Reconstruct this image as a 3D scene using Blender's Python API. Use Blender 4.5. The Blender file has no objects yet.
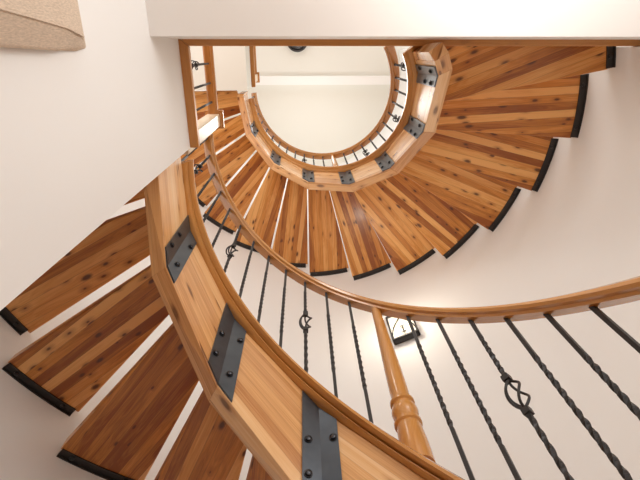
import bpy, bmesh, math, random
from math import sin, cos, pi, sqrt, atan2, asin, radians
from mathutils import Vector, Matrix
C = bpy.context.scene.collection
RNG = random.Random(7)

# ------------------------------------------------------------------ layout (metres, ground floor at z = 0)
CZ = 0.65                                  # eye height
AX, AY = 0.0266, 0.3605                    # axis of the stair
R = 0.6249; W = 0.0662                     # inner corner radius and thickness of the stringer
T0, DT, H = -0.4362, 0.4988, 0.38          # first corner, angle and rise of one stringer length
FH = 2.8964                                # storey height
ZS = 2.064 + CZ                            # stringer underside at T0, upper flight
RH = 0.6487                                # balusters stand on this radius
TH, ZH, DB = 0.1386, 0.757 + CZ, 0.1455    # first baluster, handrail underside there, spacing (lower flight)
RW = 1.562                                 # curved wall
TA, TZ, TS = -0.1544, 2.573 + CZ, DT / 2   # treads of the upper flight
CEIL, SLAB = 1.80 + CZ, 2.20 + CZ          # ground-floor ceiling, underside of the floor boards above
FT = 0.04                                  # floor boards
XL, YB = -0.55, -0.052                     # edges of the stair opening
YE = {0: 0.43, 1: 0.35}                    # where the left landing stops, per storey

def zbot(t): return ZS + (t - T0) / DT * H           # underside of the upper stringer
def pol(r, t): return (AX + r * cos(t), AY + r * sin(t))

# ------------------------------------------------------------------ helpers
def mesh(name, verts, faces, mat, parent=None, uvs=None, bevel=0, smooth=None):
    me = bpy.data.meshes.new(name)
    me.from_pydata([tuple(v) for v in verts], [], faces)
    if uvs:
        l = me.uv_layers.new(name='UVMap')
        for p in me.polygons:
            for li in p.loop_indices:
                l.data[li].uv = uvs[me.loops[li].vertex_index]
    bm = bmesh.new(); bm.from_mesh(me); bmesh.ops.recalc_face_normals(bm, faces=bm.faces[:]); bm.to_mesh(me); bm.free()
    if smooth is not None:
        me.shade_smooth(); me.set_sharp_from_angle(angle=radians(smooth))
    me.materials.append(mat)
    o = bpy.data.objects.new(name, me); C.objects.link(o)
    if parent: o.parent = parent
    if bevel:
        b = o.modifiers.new('bevel', 'BEVEL'); b.width = bevel; b.segments = 2; b.limit_method = 'ANGLE'
    return o

class MB:
    """collects pieces that make up ONE object"""
    def __init__(s): s.v = []; s.f = []; s.u = []
    def add(s, v, f, u=None):
        n = len(s.v); s.v += [tuple(p) for p in v]; s.f += [tuple(i + n for i in q) for q in f]
        s.u += u if u else [(p[0] + p[2], p[1] + p[2]) for p in v]
    def box(s, x0, x1, y0, y1, z0, z1, M=None):
        v = [Vector((x, y, z)) for z in (z0, z1) for y in (y0, y1) for x in (x0, x1)]
        if M: v = [M @ p for p in v]
        s.add(v, [(0, 2, 3, 1), (4, 5, 7, 6), (0, 1, 5, 4), (2, 6, 7, 3), (0, 4, 6, 2), (1, 3, 7, 5)])
    def tube(s, pts, r, n=8, caps=True):
        pts = [Vector(p) for p in pts]; v = []; f = []
        rr = r if isinstance(r, (list, tuple)) else [r] * len(pts)
        ref = Vector((0, 0, 1))
        d0 = (pts[1] - pts[0]).normalized()
        if abs(d0.z) > .9: ref = Vector((1, 0, 0))
        for i, p in enumerate(pts):
            d = (pts[min(i + 1, len(pts) - 1)] - pts[max(i - 1, 0)]).normalized()
            a = d.cross(ref).normalized(); b = d.cross(a)
            ref = a.cross(d) if True else ref
            for k in range(n):
                q = 2 * pi * k / n; v.append(p + (a * cos(q) + b * sin(q)) * rr[i])
        for i in range(len(pts) - 1):
            for k in range(n):
                k2 = (k + 1) % n; f.append((i * n + k, i * n + k2, (i + 1) * n + k2, (i + 1) * n + k))
        if caps: f += [tuple(range(n)), tuple(range((len(pts) - 1) * n, len(pts) * n))]
        s.add(v, f)
    def lathe(s, prof, n=20, M=None):
        v = []; f = []; u = []
        for (r, z) in prof:
            for k in range(n):
                p = Vector((r * cos(2 * pi * k / n), r * sin(2 * pi * k / n), z)); v.append(M @ p if M else p)
                u.append((z, r * 2 * pi * k / n))
        for i in range(len(prof) - 1):
            for k in range(n):
                k2 = (k + 1) % n; f.append((i * n + k, i * n + k2, (i + 1) * n + k2, (i + 1) * n + k))
        f += [tuple(range(n)), tuple(range((len(prof) - 1) * n, len(prof) * n))]
        s.add(v, f, u)
    def build(s, name, mat, parent=None, bevel=0, smooth=None):
        return mesh(name, s.v, s.f, mat, parent, s.u, bevel, smooth)

def tag(o, label=None, cat=None, group=None, kind=None):
    for k, v in (('label', label), ('category', cat), ('group', group), ('kind', kind)):
        if v: o[k] = v
    return o
def empty(name, loc=(0, 0, 0), rz=0):
    o = bpy.data.objects.new(name, None); C.objects.link(o); o.location = loc; o.rotation_euler = (0, 0, rz)
    o.empty_display_size = .05
    return o
def struct(o): o['kind'] = 'structure'; return o

# ------------------------------------------------------------------ materials
def nodemat(name):
    m = bpy.data.materials.new(name); m.use_nodes = True
    return m, m.node_tree, m.node_tree.nodes['Principled BSDF']
def N(nt, t, **k):
    n = nt.nodes.new(t)
    for a, b in k.items(): setattr(n, a, b)
    return n
def paint(name, col, rough=.6, bump=.02, scale=180, spec=.3):
    m, nt, b = nodemat(name)
    tc = N(nt, 'ShaderNodeTexCoord'); no = N(nt, 'ShaderNodeTexNoise'); no.inputs['Scale'].default_value = scale; no.inputs['Detail'].default_value = 4
    n2 = N(nt, 'ShaderNodeTexNoise'); n2.inputs['Scale'].default_value = 1.3
    nt.links.new(tc.outputs['Object'], no.inputs['Vector']); nt.links.new(tc.outputs['Object'], n2.inputs['Vector'])
    mx = N(nt, 'ShaderNodeMixRGB'); mx.inputs[1].default_value = (*[c * .97 for c in col], 1); mx.inputs[2].default_value = (*col, 1)
    nt.links.new(n2.outputs['Fac'], mx.inputs[0]); nt.links.new(mx.outputs[0], b.inputs['Base Color'])
    bp = N(nt, 'ShaderNodeBump'); bp.inputs['Strength'].default_value = bump; bp.inputs['Distance'].default_value = .01
    nt.links.new(no.outputs['Fac'], bp.inputs['Height']); nt.links.new(bp.outputs['Normal'], b.inputs['Normal'])
    b.inputs['Roughness'].default_value = rough; b.inputs['Specular IOR Level'].default_value = spec
    return m

def wood(name, dark, mid, light, strip=.055, rough=.32, knots=1.0, spread=1.0, coat=.15, seam=.35):
    m, nt, b = nodemat(name); L = nt.links.new
    def mth(op, a, c=None, clamp=False):
        n = N(nt, 'ShaderNodeMath', operation=op); n.use_clamp = clamp
        for i, q in enumerate((a, c)):
            if q is None: continue
            if isinstance(q, (int, float)): n.inputs[i].default_value = q
            else: L(q, n.inputs[i])
        return n.outputs[0]
    tc = N(nt, 'ShaderNodeTexCoord'); sp = N(nt, 'ShaderNodeSeparateXYZ'); L(tc.outputs['UV'], sp.inputs[0])
    u, v = sp.outputs[0], sp.outputs[1]
    vs = mth('DIVIDE', v, strip); sid = mth('FLOOR', vs)
    wn = N(nt, 'ShaderNodeTexWhiteNoise', noise_dimensions='1D'); L(sid, wn.inputs['W']); r = wn.outputs['Value']
    u2 = mth('ADD', u, mth('MULTIPLY', r, 17.3))
    def comb(a, c, d):
        n = N(nt, 'ShaderNodeCombineXYZ')
        for i, q in enumerate((a, c, d)):
            if isinstance(q, (int, float)): n.inputs[i].default_value = q
            else: L(q, n.inputs[i])
        return n.outputs[0]
    gr = N(nt, 'ShaderNodeTexNoise'); gr.inputs['Scale'].default_value = 1; gr.inputs['Detail'].default_value = 4
    L(comb(mth('MULTIPLY', u2, 5), mth('MULTIPLY', v, 240), mth('MULTIPLY', r, 9)), gr.inputs['Vector'])
    fg = N(nt, 'ShaderNodeTexNoise'); fg.inputs['Scale'].default_value = 1; fg.inputs['Detail'].default_value = 2; fg.inputs['Distortion'].default_value = .6
    L(comb(mth('MULTIPLY', u2, 2.2), mth('MULTIPLY', v, 22), mth('MULTIPLY', r, 31)), fg.inputs['Vector'])
    rings = mth('ABSOLUTE', mth('SUBTRACT', mth('FRACT', mth('MULTIPLY', fg.outputs['Fac'], 9)), .5))
    tone = mth('ADD', mth('ADD', mth('MULTIPLY', mth('SUBTRACT', r, .5), .62 * spread), mth('MULTIPLY', mth('SUBTRACT', fg.outputs['Fac'], .5), .55 * spread)),
               mth('ADD', mth('MULTIPLY', mth('SUBTRACT', gr.outputs['Fac'], .5), .5), mth('MULTIPLY', mth('SUBTRACT', rings, .25), .22)))
    tone = mth('ADD', tone, .5, True)
    cr = N(nt, 'ShaderNodeValToRGB'); e = cr.color_ramp.elements
    e[0].position = .08; e[0].color = (*dark, 1); e[1].position = .9; e[1].color = (*light, 1)
    q = e.new(.5); q.color = (*mid, 1); L(tone, cr.inputs[0])
    vo = N(nt, 'ShaderNodeTexVoronoi', voronoi_dimensions='2D'); vo.inputs['Scale'].default_value = 1
    L(comb(mth('MULTIPLY', u2, 9), mth('MULTIPLY', v, 21), 0), vo.inputs['Vector'])
    vc = N(nt, 'ShaderNodeSeparateColor'); L(vo.outputs['Color'], vc.inputs[0])
    mr = N(nt, 'ShaderNodeMapRange'); mr.inputs[1].default_value = .21; mr.inputs[2].default_value = .09
    L(mth('ADD', mth('DIVIDE', vo.outputs['Distance'], mth('ADD', .45, mth('MULTIPLY', vc.outputs[1], .9))), mth('MULTIPLY', mth('SUBTRACT', fg.outputs['Fac'], .5), .28)), mr.inputs[0])
    km = mth('MULTIPLY', mr.outputs[0], mth('MULTIPLY', mth('GREATER_THAN', vc.outputs[0], .70), .88 * knots), True)
    mx = N(nt, 'ShaderNodeMixRGB'); L(km, mx.inputs[0])
    mh = N(nt, 'ShaderNodeMapRange'); mh.inputs[1].default_value = .42; mh.inputs[2].default_value = .12; L(vo.outputs['Distance'], mh.inputs[0])
    hm = mth('MULTIPLY', mh.outputs[0], mth('MULTIPLY', mth('GREATER_THAN', vc.outputs[0], .70), .5 * knots), True)
    mg = N(nt, 'ShaderNodeMixRGB'); L(hm, mg.inputs[0]); L(cr.outputs[0], mg.inputs[1]); mg.inputs[2].default_value = (.30, .085, .015, 1)
    L(mg.outputs[0], mx.inputs[1]); mx.inputs[2].default_value = (.075, .02, .005, 1)
    fr = mth('FRACT', vs); se = mth('LESS_THAN', mth('MINIMUM', fr, mth('SUBTRACT', 1, fr)), .025)
    m2 = N(nt, 'ShaderNodeMixRGB'); L(mth('MULTIPLY', se, seam), m2.inputs[0]); L(mx.outputs[0], m2.inputs[1]); m2.inputs[2].default_value = (.1, .035, .012, 1)
    L(m2.outputs[0], b.inputs['Base Color'])
    b.inputs['Roughness'].default_value = rough; b.inputs['Coat Weight'].default_value = coat; b.inputs['Coat Roughness'].default_value = .15
    bp = N(nt, 'ShaderNodeBump'); bp.inputs['Strength'].default_value = .12; bp.inputs['Distance'].default_value = .002
    L(gr.outputs['Fac'], bp.inputs['Height']); L(bp.outputs['Normal'], b.inputs['Normal'])
    return m

def metal(name, col, rough, met=.8):
    m, nt, b = nodemat(name)
    tc = N(nt, 'ShaderNodeTexCoord'); no = N(nt, 'ShaderNodeTexNoise'); no.inputs['Scale'].default_value = 25; no.inputs['Detail'].default_value = 5
    nt.links.new(tc.outputs['Object'], no.inputs['Vector'])
    mx = N(nt, 'ShaderNodeMixRGB'); mx.inputs[1].default_value = (*[c * .75 for c in col], 1); mx.inputs[2].default_value = (*[c * 1.2 for c in col], 1)
    nt.links.new(no.outputs['Fac'], mx.inputs[0]); nt.links.new(mx.outputs[0], b.inputs['Base Color'])
    b.inputs['Metallic'].default_value = met; b.inputs['Roughness'].default_value = rough
    return m
def fabric(name, col):
    m, nt, b = nodemat(name)
    tc = N(nt, 'ShaderNodeTexCoord'); mp = N(nt, 'ShaderNodeMapping'); mp.inputs['Scale'].default_value = (420, 420, 90)
    no = N(nt, 'ShaderNodeTexNoise'); no.inputs['Scale'].default_value = 1; no.inputs['Detail'].default_value = 5
    nt.links.new(tc.outputs['Object'], mp.inputs[0]); nt.links.new(mp.outputs[0], no.inputs['Vector'])
    cr = N(nt, 'ShaderNodeValToRGB'); cr.color_ramp.elements[0].position = .3; cr.color_ramp.elements[1].position = .7
    cr.color_ramp.elements[0].color = (*[c * .78 for c in col], 1); cr.color_ramp.elements[1].color = (*[min(1, c * 1.1) for c in col], 1)
    nt.links.new(no.outputs['Fac'], cr.inputs[0]); nt.links.new(cr.outputs[0], b.inputs['Base Color'])
    bp = N(nt, 'ShaderNodeBump'); bp.inputs['Strength'].default_value = .5; bp.inputs['Distance'].default_value = .002
    nt.links.new(no.outputs['Fac'], bp.inputs['Height']); nt.links.new(bp.outputs['Normal'], b.inputs['Normal'])
    b.inputs['Roughness'].default_value = .95; b.inputs['Specular IOR Level'].default_value = .1
    return m

M_WALL = paint('cream_wall_paint', (.82, .812, .795))
M_CEIL = paint('white_ceiling_paint', (.80, .80, .745), rough=.8)
M_BEAMW = paint('bright_white_paint', (.90, .90, .89), rough=.6)
M_TREAD = wood('knotty_cedar_boards', (.29, .08, .010), (.62, .255, .045), (.84, .47, .165), strip=.042, spread=1.4)
M_BEAM = wood('glued_fir_timber', (.47, .20, .065), (.71, .38, .15), (.83, .55, .30), strip=.055, knots=.8, spread=1.0, rough=.25, coat=.3, seam=.2)
M_RAIL = wood('stained_oak', (.40, .155, .035), (.53, .24, .062), (.64, .33, .105), strip=.3, knots=0, spread=.5, rough=.22, coat=.4, seam=0)
M_TRIM = wood('stained_oak_trim', (.38, .15, .035), (.49, .215, .055), (.60, .30, .09), strip=.4, knots=.2, spread=.5, rough=.35, seam=0)
M_FLOOR = wood('oak_floor_boards', (.35, .17, .07), (.5, .28, .13), (.6, .36, .18), strip=.08)
M_POST = wood('pale_maple_post', (.55, .40, .26), (.70, .56, .40), (.78, .66, .50), strip=.3, knots=0, spread=.4, seam=0)
M_STEEL = metal('blackened_steel_plate', (.105, .122, .145), .32, .8)
M_IRON = metal('wrought_iron', (.045, .042, .042), .45, .5)
M_BOLT = metal('dark_bolt_steel', (.06, .06, .065), .3, .9)
M_LINEN = fabric('tan_linen', (.64, .52, .41))
M_BOARD = paint('grey_white_board', (.55, .51, .47))

# ------------------------------------------------------------------ setting
def bx(name, x0, x1, y0, y1, z0, z1, mat):
    m = MB(); m.box(x0, x1, y0, y1, z0, z1)
    return struct(m.build(name, mat))
FAR = 3.2
bx('floor', -FAR, FAR, -FAR, 2.4, -.1, 0, M_FLOOR)
bx('wall_left', XL - .12, XL, -FAR, YE[0], 0, SLAB, M_WALL)
bx('wall_return', -1.62, XL - .12, YE[0] - .12, YE[0], 0, CEIL, M_WALL)
def curved_wall(name, r, z0, z1, t0, t1, n=72, th=.1):
    v = []; f = []
    for i in range(n + 1):
        t = t0 + (t1 - t0) * i / n
        for rr in (r, r + th):
            x, y = pol(rr, t); v += [(x, y, z0), (x, y, z1)]
    for i in range(n):
        a = i * 4; b = a + 4
        f += [(a, b, b + 1, a + 1), (a + 2, a + 3, b + 3, b + 2), (a, a + 2, b + 2, b), (a + 1, b + 1, b + 3, a + 3)]
    f += [(0, 1, 3, 2), (n * 4, n * 4 + 2, n * 4 + 3, n * 4 + 1)]
    return struct(mesh(name, v, f, M_WALL, smooth=40))
TW0 = -asin((AY + .021) / RW)
TOP = CEIL + 2 * FH + .15
curved_wall('wall_curved', RW, 0, TOP, TW0, 3.096)

ntrim = 0
for s in (0, 1):
    dz = s * FH; ye = YE[s]; yb = YB - .06 * s
    # slab behind the camera and slab to the left, white underside and edge
    bx('ceiling', XL, FAR, -FAR, yb, CEIL + dz, SLAB + dz, M_CEIL if s else M_WALL)
    bx('ceiling', -FAR, XL - (.12 if s == 0 else 0), -FAR, ye, CEIL + dz, SLAB + dz, M_CEIL)
    bx('floor', -FAR, XL - .06, -FAR, ye, SLAB + dz, SLAB + dz + FT, M_FLOOR)
    bx('floor', XL - .06, FAR, -FAR, yb - .06, SLAB + dz, SLAB + dz + FT, M_FLOOR)
    # oak nosing round the opening, mitred in the corner
    ov = .041; ovb = .028; z0, z1 = SLAB + dz, SLAB + dz + FT
    def nose(pts, along):
        v = [(x, y, z) for z in (z0, z1) for (x, y) in pts]; n = len(pts)
        f = [tuple(range(n)), tuple(range(n, 2 * n))] + [(i, (i + 1) % n, n + (i + 1) % n, n + i) for i in range(n)]
        uv = [((p[1], p[0] + p[2]) if along == 'y' else (p[0], p[1] + p[2])) for p in v]
        global ntrim; ntrim += 1
        return struct(mesh('trim_%d' % ntrim, v, f, M_TRIM, uvs=uv, bevel=.006))
    nose([(XL - .06, yb - .06), (XL + ov, yb + ovb), (XL + ov, ye), (XL - .06, ye)], 'y')
    nose([(XL - .0595, yb - .06), (XL + ov + .0005, yb + ovb), (2.2 if s == 0 else .5, yb + ovb), (2.2 if s == 0 else .5, yb - .06)], 'x')
    nose([(-1.5, ye - .05), (XL - .061, ye - .05), (XL - .061, ye + .02), (-1.5, ye + .02)], 'x')
bx('ceiling_top', -FAR, FAR, -FAR, 2.4, TOP, TOP + .1, M_CEIL)
m = MB(); m.box(-FAR, FAR, .36, .49, TOP - .12, TOP); struct(m.build('trim_%d' % (ntrim + 1), M_BEAMW))

# ------------------------------------------------------------------ stringers: straight timber lengths joined by bent steel plates
BH = 0.3585                                                      # depth of the timber
def stringer(dz, i0, i1, label, group):
    root = tag(empty('stair_stringer', (*pol(R, T0 + i0 * DT), zbot(T0 + i0 * DT) + dz)), label, 'stair stringer', group)
    bpy.context.view_layer.update()
    inv = Matrix.Translation(root.location).inverted()
    loc = lambda p: inv @ Vector(p)
    k = math.floor(i0)
    def corner(i, r):                                          # point on the polygon at fractional index
        a = math.floor(i); fr = i - a
        p = Vector(pol(r, T0 + a * DT)); q = Vector(pol(r, T0 + (a + 1) * DT)); return p.lerp(q, fr)
    cut = i0 + .15
    spans = [(i0, cut)] + [(max(q, cut), min(q + 1, i1)) for q in range(k, math.ceil(i1))]
    for a, b in spans:
        a, b = a + 1e-6, b
        pa, pb, qa, qb = corner(a, R), corner(b, R), corner(a, R + W), corner(b - 1e-6, R + W)
        pb = corner(b - 1e-6, R)
        v = []; uv = []; ln = (pb - pa).length; ru = RNG.uniform(0, 30); rv = RNG.uniform(0, 30)
        for (p, i, w, l) in ((pa, a, 0, 0), (pb, b, 0, ln), (qa, a, W, 0), (qb, b, W, ln)):
            zb = ZS + i * H + dz; lo = max(0, (cut - i) * H)
            for q in (lo, BH):
                v.append(loc((p.x, p.y, zb + q))); uv.append((l + ru, rv + q - w))
        f = [(0, 2, 3, 1), (4, 5, 7, 6), (0, 4, 6, 2), (1, 3, 7, 5), (0, 1, 5, 4), (2, 6, 7, 3)]
        mesh('timber_beam', v, f, M_BEAM, root, uv, bevel=.0025)
    for i in range(math.ceil(i0), math.floor(i1) + 1):
        if i <= i0 + .12 or i >= i1 - .12: continue
        wi = .165; th = .007                                  # wing as a fraction of a length
        cs = [corner(i - wi, R), corner(i, R), corner(i + wi, R)]
        ins = [corner(i - wi, R - th), corner(i, R - th * 1.03), corner(i + wi, R - th)]
        v = []
        for p, j in zip(cs + ins, (-wi, 0, wi) * 2):
            zb = ZS + (i + j) * H + dz
            v += [loc((p.x, p.y, zb + .006)), loc((p.x, p.y, zb + BH - .005))]
        f = [(0, 2, 3, 1), (2, 4, 5, 3), (6, 7, 9, 8), (8, 9, 11, 10), (0, 6, 8, 2), (2, 8, 10, 4), (1, 3, 9, 7), (3, 5, 11, 9), (0, 1, 7, 6), (4, 10, 11, 5)]
        pl = mesh('steel_plate', v, f, M_STEEL, root)
        for (j, q) in ((.115, .075), (.11, .185), (-.12, .275), (-.085, .085)):
            p = corner(i + j, R - th); zb = ZS + (i + j) * H + dz + q
            mid = T0 + (i + (-.5 if j < 0 else .5)) * DT
            X = Vector((-cos(mid), -sin(mid), 0))
            Mx = Matrix.Translation(loc((p.x, p.y, zb))) @ X.to_track_quat('Z', 'Y').to_matrix().to_4x4()
            b = MB(); b.lathe([(.012, 0), (.012, .002), (.0085, .002), (.0085, .007), (.006, .009), (.001, .0095)], 12, Mx)
            b.build('bolt', M_BOLT, pl, smooth=35)
    return root
stringer(-FH, -.40, 6.93, 'near thick timber stair beam with dark bent steel plates, curving through the lower left', 'stair beams')
stringer(0, -.40, 7.08, 'far ring of pale timber stair beam with grey steel plates below the top opening', 'stair beams')

# ------------------------------------------------------------------ treads
def tread(k, dz, label, group):
    t0 = TA + k * TS - .018; t1 = TA + k * TS + .2215; z = TZ + k * H / 2 + dz + .006; th = .058
    if k == -1: t0 -= .13; z -= .03                          # the first step reaches back to the landing edge
    if k == 12: t1 += .07
    tm = (t0 + t1) / 2
    def rin(t):
        i = math.floor((t - T0) / DT + 1e-9) ; mid = T0 + (i + .5) * DT
        return (R + W) * cos(DT / 2) / cos(t - mid) + .001
    sg = T0 + (math.floor((tm - T0) / DT) + .5) * DT
    rr = lambda t: (R + W) * cos(DT / 2) / cos(t - sg) + .001
    prof = [pol(rr(t0), t0), pol(rr(tm), tm), pol(rr(t1), t1)]
    n = 6; arc = [pol(RW - .028, t1 + (t0 - t1) * i / n) for i in range(n + 1)]
    pts = prof + arc; np_ = len(pts)
    o = Vector(pol(1.1, tm)); ca, sa = cos(tm), sin(tm)
    skew = RNG.choice((-.09, -.05, 0, .05, .09)); ru, rv = RNG.uniform(0, 40), RNG.uniform(0, 40)
    v = []; uv = []
    for zz in (0, th):
        for x, y in pts:
            v.append((x - o.x, y - o.y, zz)); a = (x - o.x) * ca + (y - o.y) * sa; b = -(x - o.x) * sa + (y - o.y) * ca
            uv.append((a + ru, b + skew * a + rv + zz))
    f = [tuple(range(np_)), tuple(range(np_, 2 * np_))] + [(i, (i + 1) % np_, np_ + (i + 1) % np_, np_ + i) for i in range(np_)]
    ob = tag(mesh('stair_tread', v, f, M_TREAD, None, uv, bevel=.005), label, 'stair tread', group)
    ob.location = (o.x, o.y, z)
    # steel angle that carries the outer end on the wall
    v = []; f = []; n = 10; prof = [(RW - .040, -.005), (RW - .040, 0), (RW - .006, 0), (RW - .0005, .0), (RW - .0005, -.014), (RW - .006, -.014), (RW - .006, -.005)]
    b0, b1 = t0 + .012, t1 - .004
    for i in range(n + 1):
        t = b0 + (b1 - b0) * i / n
        for r, zz in prof:
            x, y = pol(r, t); v.append((x - o.x, y - o.y, zz))
    P = len(prof)
    for i in range(n):
        for j in range(P): f.append((i * P + j, i * P + (j + 1) % P, (i + 1) * P + (j + 1) % P, (i + 1) * P + j))
    f += [tuple(range(P)), tuple(range(n * P, n * P + P))]
    br = mesh('steel_bracket', v, f, M_IRON, ob)
    for t in (b0 + .035, b1 - .035):
        x, y = pol(RW - .023, t); bb = MB()
        bb.lathe([(.010, -.006), (.010, -.011), (.006, -.014), (.001, -.0145)], 10, Matrix.Translation((x - o.x, y - o.y, 0)))
        bb.build('bolt', M_BOLT, br, smooth=35)
    return ob
ORD = ['first', 'second', 'third', 'fourth', 'fifth', 'sixth', 'seventh', 'eighth', 'ninth', 'tenth', 'eleventh', 'twelfth', 'thirteenth', 'fourteenth']
for k in range(-1, 13):
    if k == -1: lab = 'wide knotty tread at the top right, tucked against the landing edge beam'
    elif k == 12: lab = 'last knotty tread of the far flight, beside the upper white slab'
    else: lab = 'knotty cedar tread of the far flight, %s up from the top right landing edge' % ORD[k + 1]
    tread(k, 0, lab, 'treads of the far upper flight')
NEAR = {12: 'small dark knotty tread sliver right under the diagonal white wall edge',
        11: 'dark knotty tread of the near flight, next below the white wall edge',
        10: 'large dark knotty tread at left, third below the white wall edge, long black bracket',
        9: 'dark knotty tread at the bottom left, fourth below the white wall edge',
        8: 'dark knotty tread at the bottom edge, fifth below the white wall edge',
        7: 'knotty tread of the near flight cut off by the bottom edge beneath the big beam'}
for k in range(7, 13): tread(k, -FH, NEAR[k], 'treads of the near lower flight')

# ------------------------------------------------------------------ balustrades
HR = [(-.019, 0), (.019, 0), (.021, .012), (.031, .018), (.034, .032), (.030, .046), (.018, .056), (0, .060), (-.018, .056), (-.030, .046), (-.034, .032), (-.031, .018), (-.021, .012)]
SH = [(-.040, .3595), (-.050, .3595), (-.055, .364), (-.063, .368), (-.063, .373), (-.050, .377), (-.052, .381), (-.076, .3815), (-.086, .388), (-.086, .400), (-.077, .410), (-.055, .416), (-.02, .419), (.005, .419), (.010, .412), (.011, .395), (.011, .370), (.010, .3595)]
def sweep(name, prof, t0, t1, zf, mat, parent, org, n=120, smooth=35):
    v = []; uv = []; f = []; P = len(prof); acc = [0]
    for j in range(1, P + 1): acc.append(acc[-1] + sqrt((prof[j % P][0] - prof[j - 1][0]) ** 2 + (prof[j % P][1] - prof[j - 1][1]) ** 2))
    ru = RNG.uniform(0, 20)
    for i in range(n + 1):
        t = t0 + (t1 - t0) * i / n
        for j, (dr, dzz) in enumerate(prof):
            x, y = pol(RH + dr, t); v.append((x - org.x, y - org.y, zf(t) + dzz - org.z)); uv.append((t * RH + ru, acc[j] * .5 + .02))
    for i in range(n):
        for j in range(P): f.append((i * P + j, i * P + (j + 1) % P, (i + 1) * P + (j + 1) % P, (i + 1) * P + j))
    f += [tuple(range(P)), tuple(range(n * P, n * P + P))]
    return mesh(name, v, f, mat, parent, uv, smooth=smooth)

def twisted_bar(length, basket):
    """square bar, twisted in its middle; the basket kind has a gap for the basket. returns (bar, basket) builders"""
    h = .0054; m = MB(); zm = length * .545
    def bar(z0, z1, tw0, tw1, turns):
        n = max(2, int((z1 - z0) / .009)); v = []; f = []
        for i in range(n + 1):
            z = z0 + (z1 - z0) * i / n
            q = 0 if z < tw0 else (z - tw0) / (tw1 - tw0) * turns * 2 * pi if z < tw1 else turns * 2 * pi
            for c in range(4):
                a = q + pi / 4 + c * pi / 2; v.append((h * 1.414 * cos(a), h * 1.414 * sin(a), z))
        for i in range(n):
            for c in range(4): c2 = (c + 1) % 4; f.append((i * 4 + c, i * 4 + c2, i * 4 + 4 + c2, i * 4 + 4 + c))
        f += [(0, 1, 2, 3), tuple(range(n * 4, n * 4 + 4))]
        m.add(v, f)
    if not basket:
        bar(0, length, length * .27, length * .76, 3); return m, None
    bl = .045
    bar(0, zm - bl, length * .12, zm - bl - .03, 1.5); bar(zm + bl, length, zm + bl + .03, length * .88, 1.5)
    for z in (zm - bl - .022, zm + bl + .004): m.box(-.010, .010, -.010, .010, z, z + .018)
    b = MB()
    for c in range(4):
        pts = []
        for i in range(15):
            s = i / 14; z = zm - bl + 2 * bl * s; rr = .004 + .023 * sin(pi * s) ** .75; a = c * pi / 2 + s * pi * .6
            pts.append((rr * cos(a), rr * sin(a), z))
        b.tube(pts, .0036, 6)
    return m, b

NEWEL = [(r * 1.18, z) for r, z in [(.034, 0), (.034, .012), (.0335, .06), (.030, .112), (.029, .122), (.0335, .126), (.0335, .134), (.028, .138), (.027, .144), (.0315, .157), (.033, .170), (.0305, .185), (.0265, .193), (.0265, .197), (.031, .201), (.031, .209), (.0255, .214), (.0235, .226), (.0245, .245), (.0235, .34), (.0205, .46), (.017, .60), (.0155, .70)]]
def balustrade(dz, t0, t1, label, group, ks, newels, drop=0, off=(0, 0)):
    zf = lambda t: ZH + FH + (t - TH) / DT * H + dz - drop * max(0, 2.9 - t) / 3.0            # handrail underside
    zs = lambda t: zbot(t) + dz
    org = Vector((*pol(RH, t0), zs(t0) + .3595)); sh = Vector((*off, 0))
    root = tag(empty('stair_balustrade', org + sh), label, 'stair railing', group)
    sweep('handrail', HR, t0, t1, zf, M_RAIL, root, org)
    sweep('base_rail', SH, t0, min(t1, 3.03), zs, M_RAIL, root, org)
    for k in ks:
        t = TH + k * DB + (.022 if k > 7 else -.011 if k < 7 else .012)   # wider gap either side of the newel
        z0 = zs(t) + .417; L = zf(t) + .004 - z0
        x, y = pol(RH, t); at = Vector((x, y, z0)) - org
        if k in newels:
            m = MB(); m.lathe([(r, z * L / .70) for r, z in NEWEL], 24); o = m.build('newel_post', M_RAIL, root, smooth=40)
            o.location = at; continue
        bm_, bk = twisted_bar(L, (k - 10) % 4 == 0 if k > 7 else (k - 4) % 4 == 0)
        o = bm_.build('baluster', M_IRON, root); o.location = at; o.rotation_euler = (0, 0, t)
        if bk: bk.build('basket', M_IRON, o, smooth=60)
    return root
balustrade(-FH, -.30, 2.94, 'near curved oak handrail with twisted black balusters over an oak base rail', 'curved stair railings', range(-2, 20), (7,))
balustrade(0, -.68, 2.98, 'far small oak ring railing with thin black balusters around the top opening', 'curved stair railings', range(-4, 20), (7,), 0, (.006, .003))

# ------------------------------------------------------------------ landing railings on the left, one per storey
def landing_rail(s, label):
    dz = s * FH; x = -.612; ye = (.43, .30)[s]; y0 = -1.3; zr = 3.15 + CZ + dz; zf = SLAB + FT + dz
    root = tag(empty('landing_railing', (x, ye, zf)), label, 'landing railing', 'landing railings')
    v = []; f = []; uv = []; P = len(HR)
    for i, y in enumerate((y0, ye - .03)):
        for dr, dq in HR: v.append((dr, y - ye, zr - zf + dq)); uv.append((y, dr * 2 + dq))
    for j in range(P): f.append((j, (j + 1) % P, P + (j + 1) % P, P + j))
    f += [tuple(range(P)), tuple(range(P, 2 * P))]
    mesh('handrail', v, f, M_TRIM, root, uv, smooth=35)
    y = .07; ys = []
    while y > y0: ys.append(y); y -= .12
    ys = [.31, .19] + ys
    for i, y in enumerate(ys):
        bm_, bk = twisted_bar(zr - zf + .004, i % 4 == 2)
        o = bm_.build('baluster', M_IRON, root); o.location = (0, y - ye, 0)
        if bk: bk.build('basket', M_IRON, o, smooth=60)
    m = MB(); w = .041; top = zr + .02 - zf
    m.box(-w, w, -w, w, 0, top); m.build('newel_post', M_POST, root, bevel=.004)
    c = MB(); c.box(-.05, .05, -.05, .05, top, top + .018); c.box(-.062, .062, -.062, .062, top + .0185, top + .04); c.build('newel_cap', M_RAIL, root, bevel=.005)
    return root
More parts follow.
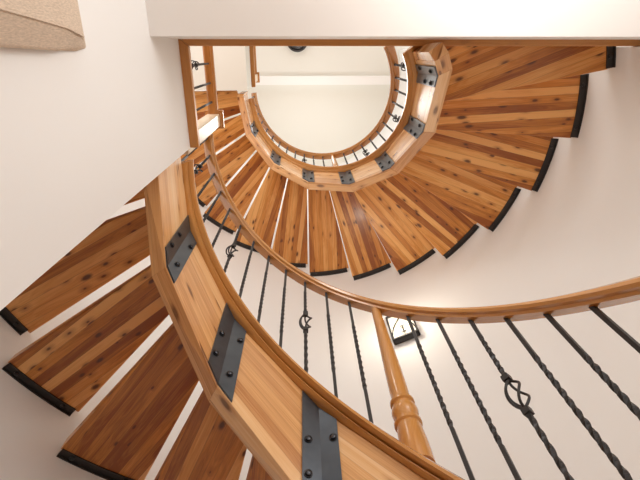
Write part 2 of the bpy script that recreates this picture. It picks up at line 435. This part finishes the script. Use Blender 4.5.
landing_rail(0, 'straight oak landing railing behind the left opening trim, with pale square newel')
landing_rail(1, 'small landing railing on the top storey by the upper white slab')

# ------------------------------------------------------------------ wall sconce
def sconce(t, z):
    r = RW - .0005
    x, y = pol(r, t); root = tag(empty('wall_sconce', (x, y, z), t + pi / 2), 'black framed wall sconce with arched white glass on the curved wall behind the newel post', 'wall lamp')
    # local x along the wall, local y towards the stair centre, z up
    hw, d, hh = .088, .05, .27; b = .006
    fr = MB()
    fr.box(-hw, hw, 0.004, .012, 0, hh)                        # back plate
    for q in (-hw, hw): fr.box(q - b, q + b, d - b, d + b, 0, hh)
    for zz in (0, hh):
        fr.box(-hw, hw, d - b, d + b, zz - b, zz + b)
        for q in (-hw, hw): fr.box(q - b, q + b, .012, d, zz - b, zz + b)
    fr.box(-hw, hw, .012, d, -.006, .002)
    fr.build('frame', M_IRON, root)
    g = MB(); g.box(-hw + .008, hw - .008, d - .016, d - .011, .006, hh - .006)
    for q in (-hw + .006, hw - .006): g.box(q - .002, q + .002, .014, d - .018, .006, hh - .006)
    g.build('glass_panel', M_GLASS, root)
    a = MB()
    for sx in (-1, 1):                                         # pointed arch on the front
        a.tube([(sx * (hw - .006) * (1 - (i / 10) ** 2.2), d + .003, .01 + .2 * (i / 10)) for i in range(11)], .0045, 6)
    a.tube([(0, d + .003, .04), (0, d + .003, .11)], .005, 6); a.tube([(-.018, d + .003, .04), (.018, d + .003, .04)], .0045, 6); a.tube([(-.018, d + .003, .11), (.018, d + .003, .11)], .0045, 6)
    a.build('arch_scroll', M_IRON, root)
    return root
M_GLASS, nt, b = nodemat('lit_opal_glass')
b.inputs['Base Color'].default_value = (.85, .82, .70, 1); b.inputs['Emission Color'].default_value = (1, .9, .68, 1); b.inputs['Emission Strength'].default_value = .35; b.inputs['Roughness'].default_value = .3
sconce(1.14, 2.48 + CZ)

# ------------------------------------------------------------------ linen shade on the left wall
def shade():
    x0 = XL + .001; z = lambda q: q + CZ
    root = tag(empty('window_shade', (x0, -.4, z(.45))), 'tan linen window shade on the white wall at the top left corner', 'window shade')
    o = Vector(root.location)
    # rows from the lower hem to the top: (z, y of the wall edge, x and y of the front fold)
    rows = [(.45, -.016, .075, -.085), (.70, -.013, .070, -.072), (.909, -.010, .060, -.058), (1.07, -.005, .052, -.046), (1.20, .001, .047, -.036), (1.262, -.006, .044, -.032)]
    dzf = [0, 0, 0, 0, .07, .105]
    v = []; f = []
    for (q, yw, xf, yf), dq in zip(rows, dzf):
        v += [(x0, yw, z(q)), (x0 + xf * .5, yw + .004 - .016 * (dq > 0), z(q - dq * .5)), (x0 + xf, yf, z(q - dq)), (x0 + xf * .95, -.45, z(q - dq)), (x0 + xf, -.85, z(q - dq)), (x0, -.85, z(q))]
    n = 6
    for i in range(len(rows) - 1):
        for j in range(n): f.append((i * n + j, i * n + (j + 1) % n, (i + 1) * n + (j + 1) % n, (i + 1) * n + j))
    f += [tuple(range(n)), tuple(range((len(rows) - 1) * n, len(rows) * n))]
    mesh('fabric', [Vector(p) - o for p in v], f, M_LINEN, root, bevel=.006)
    s = MB()
    s.tube([Vector((x0 + xf + .001, yf - .0005, z(q - dq - .002 * (dq > .1)))) - o for (q, yw, xf, yf), dq in zip(rows, dzf)], .0025, 6); s.build('seam_welt', M_LINEN, root, smooth=50)
    return root
shade()

# ------------------------------------------------------------------ ceiling lamp far up
def ceiling_lamp(x, y):
    root = tag(empty('ceiling_light', (x, y, TOP)), 'dark round ceiling light on the top ceiling, half hidden by the landing edge', 'ceiling light')
    m = MB(); m.lathe([(.17, 0), (.17, -.05), (.15, -.06), (.14, -.06), (.14, -.001)], 32); m.build('rim', M_IRON, root, smooth=40)
    m = MB(); m.lathe([(.138, -.02), (.125, -.06), (.07, -.085), (.005, -.09)], 32); m.build('lamp_body', M_IRON, root, smooth=40)
ceiling_lamp(-.08, -.165)

# ------------------------------------------------------------------ light
w = bpy.data.worlds.new('daylight'); bpy.context.scene.world = w; w.use_nodes = True
bg = w.node_tree.nodes['Background']; bg.inputs[0].default_value = (1, .985, .965, 1); bg.inputs[1].default_value = 1.9
def lamp(name, loc, power, size, col=(1, .965, .92)):
    l = bpy.data.lights.new(name, 'POINT'); l.energy = power; l.shadow_soft_size = size; l.color = col
    o = bpy.data.objects.new(name, l); C.objects.link(o); o.location = loc; return o
lamp('fill_top_storey', (.1, .9, TOP - 1.3), 24, .25, (1, 1, .97))  # added fill light in mid-air, no fixture; brightens the top ceiling
lamp('fill_middle_storey', (-1.0, -.7, SLAB + 1.0), 36, .25)  # unseen fill added over the left landing to lift the middle storey
lamp('fill_ground_storey', (.7, -.45, 1.95), 21, .25)  # added fill behind the camera, sends light up to the tread undersides

x, y = pol(RW - .22, 1.14); lamp('lamp_sconce', (x, y, 2.6 + CZ), 4.5, .06, (1, .9, .74))

# ------------------------------------------------------------------ camera
f, vx, vy = 448.7, 302.43, 51.83
ez = Vector(((vx - 320) / f, (vy - 240) / f, 1)).normalized()
ex = (Vector((1, 0, 0)) - ez * ez.x).normalized(); ey = ez.cross(ex)
cd = bpy.data.cameras.new('camera'); cd.sensor_width = 36; cd.lens = f * 36 / 640; cd.clip_start = .02
cam = bpy.data.objects.new('camera', cd); C.objects.link(cam)
col = lambda i: Vector((ex[i], ey[i], ez[i]))
Xc, Yc, Zc = col(0), col(1), col(2)
cam.matrix_world = Matrix(((Xc.x, -Yc.x, -Zc.x, 0), (Xc.y, -Yc.y, -Zc.y, 0), (Xc.z, -Yc.z, -Zc.z, CZ), (0, 0, 0, 1)))
S = bpy.context.scene; S.camera = cam
S.view_settings.view_transform = 'Standard'; S.view_settings.look = 'None'; S.view_settings.gamma = 1; S.view_settings.use_curve_mapping = False
S.view_settings.exposure = -0.08
S.cycles.max_bounces = 12; S.cycles.diffuse_bounces = 8
